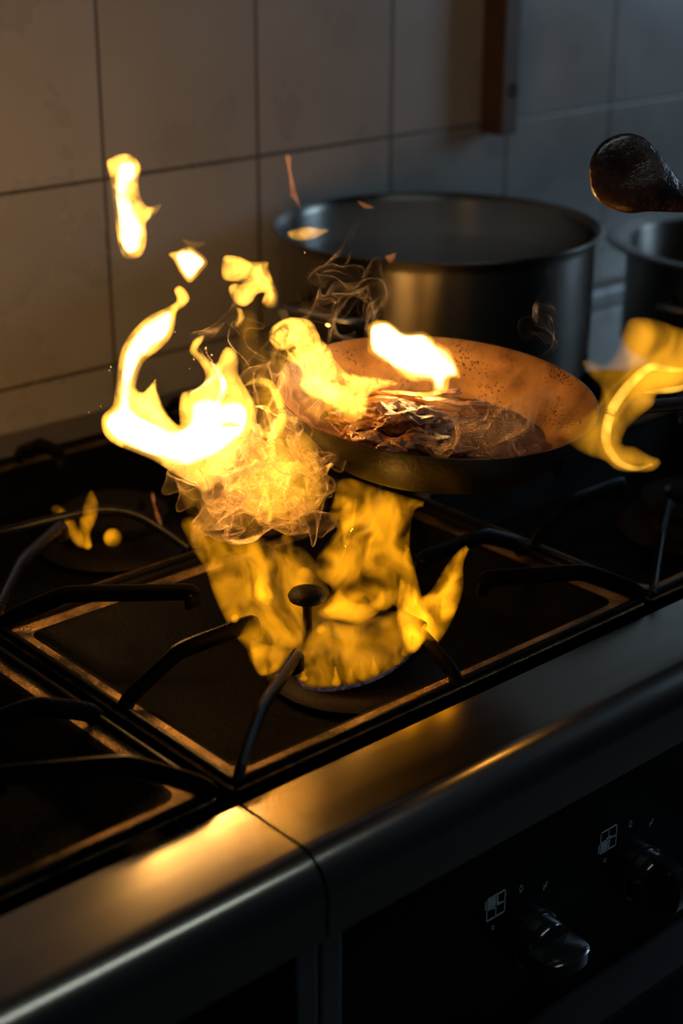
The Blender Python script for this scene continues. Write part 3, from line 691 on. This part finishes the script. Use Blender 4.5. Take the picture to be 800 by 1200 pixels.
filament('filament', [(400,655),(406,640),(411,618)], 1.045, 2.2, FM['lowb'], f)
inflate('flame_glow', [(345,676),(350,666),(358,664),(367,670),(368,682),(362,691),(350,692),(344,686)], 1.10, 10, FM['lowb'], f, 30, 0.0, 3, slope='up', pw=.85)
inflate('flame_glow', [(270,722),(277,719),(281,725),(277,730),(271,729)], 1.035, 5, FM['lowb'], f, 31, 0.0, 2, slope='up', pw=.85)
inflate('flame_glow', [(371,735),(377,731),(382,735),(381,741),(375,744),(370,741)], 1.035, 6, FM['lowb'], f, 32, 0.0, 2, slope='up', pw=.85)
inflate('flame_tongue', [(292,746),(302,752),(320,756),(344,762),(334,772),(326,786),(312,792),(302,790),(294,772)], 1.04, 6, FM['lowb'], f, 33, 0.008, 3, slope='up', pw=.85)
jets = [(356,797,14),(366,802,16),(378,804,24),(394,803,26),(410,801,24),(425,797,26),(439,791,24),(452,785,22),(464,778,26),(475,768,40),(484,764,34)]
for i, (x, y, h) in enumerate(jets):
    inflate('flame_jet', [(x-6, y-1), (x-4, y-h*.4), (x-1+3*math.sin(i*2), y-h), (x+3, y-h*.45), (x+6, y-2), (x+1, y+2)], 1.045+.002*i, 5, FM['low' if i % 3 else 'lowb'], f, i, .002, 2)
filament('flame_root', [(346,780),(349,794),(358,805),(378,808),(402,806),(426,800),(448,791),(466,780),(480,768),(494,757)], 1.055, 3.0, FM['blue'], f, .001)

# small fire on the rear burner
f = flame('burner_fire', (120, 641), 1.25, 'small amber flames on the rear burner at the left', 'fire', 'burner fires')
inflate('flame_tongue', [(59,596),(68,591),(82,602),(92,617),(99,630),(102,642),(90,640),(77,624),(66,608)], 1.25, 10, FM['low'], f, 41, .006, 3)
inflate('flame_tongue', [(106,574),(113,583),(116,596),(112,612),(106,626),(108,641),(99,643),(92,622),(96,596)], 1.25, 12, FM['lowb'], f, 42, .006, 3)
inflate('flame_glow', [(132+11.5*math.cos(a), 630+11.5*math.sin(a)) for a in np.linspace(0, 6.28, 13)[:-1]], 1.25, 10, FM['lowb'], f, 43, 0, 2.5)
inflate('flame_tongue', [(176,578),(181,577),(184,594),(190,610),(190,618),(183,610),(179,594)], 1.25, 5, FM['dim'], f, 44, .004, 2.5)

# sparks
sp = [(104,483),(128,434),(130,430),(118,476),(222,432),(227,421),(241,408),(248,416),(251,428),(236,419),(384,381),(357,296),(205,389),(292,327),(346,498)]
for i, (x, y) in enumerate(sp):
    c = at(x, y, 1.09+.003*i)
    b = MB().lathe([(0, -1), (.5, -.8), (.8, -.3), (.85, .2), (.5, .75), (0, 1)], (0, 0, 0), Matrix.Rotation(i*1.1, 3, 'X') @ Matrix.Diagonal((1, 1, 1.6)), 10)
    me = b.mesh(True); me.transform(Matrix.Scale(random.uniform(.0005, .0009)*(2.6 if i == 10 else 1), 4))
    o = link('spark', me, FM['spark']); o.location = Vector(c.tolist())
    tag(o, 'tiny glowing spark flying near the flames' if i != 10 else 'larger yellow spark flying above the left lip of the pan', 'spark', 'sparks around the fire')

# ------------------------------------------------------------------ smoke: closed veils rolled up by a swirling flow
def curl_field(seed, lam):
    r_ = np.random.default_rng(seed); K = []
    for i in range(14):
        k = r_.normal(size=3); k = k/np.linalg.norm(k)*(2*np.pi/(lam*r_.uniform(.55, 1.6))); a = np.cross(k, r_.normal(size=3)); a /= np.linalg.norm(a)
        K.append((k, a, r_.uniform(0, 6.28), (2*np.pi/lam)/np.linalg.norm(k)))
    def v(p):
        o = np.zeros_like(p)
        for k, a, ph, w in K: o += (w*np.sin(p@k+ph))[:, None]*a
        return o/2.6
    return v
_ico = {}
def ico(n):
    if n not in _ico:
        bm = bmesh.new(); bmesh.ops.create_icosphere(bm, subdivisions=n, radius=1)
        _ico[n] = (np.array([tuple(v.co) for v in bm.verts]), [tuple(v.index for v in f.verts) for f in bm.faces]); bm.free()
    return _ico[n]
def veil(name, px, depth, rad, amp, lam, seed, mat, parent=None, steps=10, sub=6, rot=0.0, drift=(0, 0)):
    V, Fc = ico(sub); s = depth/FPX
    a = math.radians(rot); x = V[:, 0]*rad[0]; y = V[:, 1]*rad[1]
    X = x*math.cos(a)-y*math.sin(a); Y = x*math.sin(a)+y*math.cos(a)
    P = np.stack([X, Y, V[:, 2]*rad[2]], 1)              # about its middle: right, down, away
    fl = curl_field(seed, lam)
    for i in range(steps):
        m = fl(P + np.array([px[0], px[1], 0])*.35); P = P + amp/steps*fl(P + .5*amp/steps*m + np.array([px[0], px[1], 0])*.35)
    c = at(px[0], px[1], depth)
    W = c[None] + s*(P[:, :1]*R[None] + P[:, 1:2]*D[None] + P[:, 2:]*F[None])
    me = from_py(W, Fc)
    return link(name, me, mat, parent) if parent else recenter(link(name, me, mat))

s = empty('smoke_cloud', at(300, 560, 1.06), 'silky firelit smoke with added orange glow, folding below the large flame, left of the pan', 'smoke', None, 'stuff')
inflate('smoke_glow', [(300,440),(322,448),(336,480),(350,500),(372,512),(376,540),(384,575),(372,598),(350,606),(330,620),(300,610),(276,590),(262,566),(286,530),(300,490)], 1.06, 34, FM['gas'], s, 51, .015, 5, wide=60, pw=1.0)  # self-glowing fill stands in for firelight scattered by the smoke
inflate('smoke_glow', [(283,365),(298,362),(308,395),(330,428),(346,465),(340,495),(318,505),(298,480),(282,436),(276,398)], 1.09, 16, FM['haze'], s, 52, .012, 5, wide=30, pw=1)
inflate('smoke_glow', [(206,556),(240,572),(280,560),(330,560),(372,560),(384,590),(360,615),(320,628),(270,628),(236,622),(216,596)], 1.05, 18, FM['haze'], s, 53, .012, 5, wide=30, pw=1)
for i, (px, rad, rot, sd, amp, lam) in enumerate([((256,588),(40,22,24),28,1,28,54),((266,602),(40,16,20),-12,2,26,48),((322,560),(56,48,36),10,3,32,56),((345,572),(36,42,30),0,4,28,50),((300,506),(46,42,30),20,5,30,60),
        ((228,562),(26,12,14),40,6,18,40),((345,520),(32,46,26),-20,8,28,52),((300,590),(58,32,32),5,9,34,58),((272,576),(36,18,20),-35,10,26,46),((352,592),(24,28,20),15,13,22,42),((246,606),(26,12,16),10,14,20,40),((310,545),(60,40,30),0,15,36,44)]):
    veil('veil', px, 1.04+.01*(i % 4), rad, amp, lam, sd, M['smoke'], s, rot=rot)
s = empty('smoke_wisp', at(300, 420, 1.10), 'thin smoke rising from the large flame to the hooked flame', 'smoke', None, 'stuff')
for i, (px, rad, rot, sd, amp, lam) in enumerate([((306,420),(12,48,12),-12,11,26,50),((250,400),(5,60,6),28,12,22,60),((322,440),(20,34,16),-30,13,26,46)]):
    veil('veil', px, 1.11, rad, amp, lam, sd, M['wisp'], s, rot=rot, sub=6)
s = empty('smoke_wisp', at(410, 380, 1.20), 'curled brown smoke wisps in front of the big pot, above the pan', 'smoke', None, 'stuff')
for i, (px, rad, rot, sd, amp, lam) in enumerate([((400,330),(12,34,12),20,21,30,44),((420,350),(26,26,18),0,22,36,40),((384,362),(26,20,16),10,23,30,38),((440,370),(16,22,14),-20,24,26,40)]):
    veil('veil', px, 1.2, rad, amp, lam, sd, M['wisp'], s, rot=rot)
s = empty('smoke_wisp', at(650, 385, 1.2), 'faint pale wisp in front of the right side of the big pot', 'smoke', None, 'stuff')
veil('veil', (652, 378), 1.2, (6, 20, 6), 20, 44, 31, M['wisp'], s, rot=35)
veil('veil', (640, 366), 1.2, (18, 18, 10), 22, 40, 32, M['wisp'], s, rot=0)
s = empty('pan_steam', at(570, 500, 1.10), 'brownish steam hanging over the right half of the pan', 'steam', None, 'stuff')
for i, (px, rad, rot, sd, amp, lam) in enumerate([((560,500),(58,22,26),4,41,34,50),((600,498),(44,20,22),0,42,30,40),((520,512),(40,14,18),0,43,24,40)]):
    veil('veil', px, 1.10, rad, amp, lam, sd, M['steam'], s, rot=rot)

# ------------------------------------------------------------------ spoon
sp_ = empty('wooden_spoon', at(740, 205, 1.06), 'dark wet wooden spoon held up at the top right', 'spoon')
o = inflate('spoon_bowl', [(690,205),(692,187),(702,170),(717,160),(735,156),(752,160),(764,170),(777,185),(790,202),(803,217),(818,226),(818,246),(797,249),(762,248),(738,250),(720,246),(703,237),(693,223)], 1.06, 13, M['spoon'], sp_, 2, .004, 3.5, wide=36, slope=(.25, .1))
P0, P1 = at(803, 233, 1.0725), at(1250, 268, 1.16)
link('spoon_handle', MB().tube([P0+(P1-P0)*t for t in (0, .05, .15, .4, .7, 1)], [.0055, .0068, .0072, .0068, .0066, .006], 16, (1.1, 1.0)).mesh(True, 60), M['spoon'], sp_)

# ------------------------------------------------------------------ light
def point(name, px, depth, w, rad=.012, col=(1, .46, .10)):
    l = bpy.data.lights.new(name, 'POINT'); l.energy = w; l.color = col; l.shadow_soft_size = rad
    o = bpy.data.objects.new(name, l); COL.objects.link(o); o.location = at(px[0], px[1], depth); return o
for px, dp, w_, rd, cl in (((190, 505), 1.10, .75, .03, (1, .46, .10)), ((262, 505), 1.10, .5, .025, (1, .46, .10)), ((152, 415), 1.10, .26, .012, (1, .46, .10)),
        ((485, 415), 1.155, .22, .008, (1, .46, .10)), ((375, 455), 1.10, .26, .006, (1, .46, .10)), ((150, 250), 1.16, .07, .006, (1, .46, .10)),
        ((415, 705), 1.09, .12, .01, (1, .42, .06)), ((740, 450), 1.03, .04, .008, (1, .45, .08))):
    point('flame_light', px, dp, w_, rd, cl)

def area(name, loc, look, sx, sy, w, col):
    l = bpy.data.lights.new(name, 'AREA'); l.shape = 'RECTANGLE'; l.size = sx; l.size_y = sy; l.energy = w; l.color = col
    o = bpy.data.objects.new(name, l); COL.objects.link(o); o.location = loc
    o.rotation_euler = (Vector(look)-Vector(loc)).to_track_quat('-Z', 'Y').to_euler(); return o
area('window_light', (3.3, -.62, 1.8), (1.1, .65, 1.05), .8, 1.1, 21, (.5, .74, 1))
area('ceiling_lamp', (.2, -.52, 2.25), (.2, -.52, 0), 1.2, .12, 1.7, (.86, 1, .96))

w = bpy.data.worlds.new('world'); S.world = w; w.use_nodes = True
w.node_tree.nodes['Background'].inputs[0].default_value = (.55, .7, 1, 1); w.node_tree.nodes['Background'].inputs[1].default_value = .006

cd = bpy.data.cameras.new('camera'); co = bpy.data.objects.new('camera', cd); COL.objects.link(co); S.camera = co
cd.sensor_fit = 'VERTICAL'; cd.sensor_height = 36; cd.sensor_width = 24; cd.lens = 36*FPX/1200; cd.clip_start = .02
mt = Matrix(((R[0], U[0], -F[0]), (R[1], U[1], -F[1]), (R[2], U[2], -F[2]))).to_4x4(); mt.translation = Vector(CAM.tolist()); co.matrix_world = mt
cd.dof.use_dof = True; cd.dof.focus_distance = 1.09; cd.dof.aperture_fstop = 4.0

S.view_settings.view_transform = 'Standard'; S.view_settings.look = 'None'; S.view_settings.gamma = 1; S.view_settings.exposure = 0
S.view_settings.use_curve_mapping = False
S.cycles.max_bounces = 8; S.cycles.transparent_max_bounces = 48; S.cycles.volume_max_steps = 512
S.cycles.sample_clamp_indirect = 4
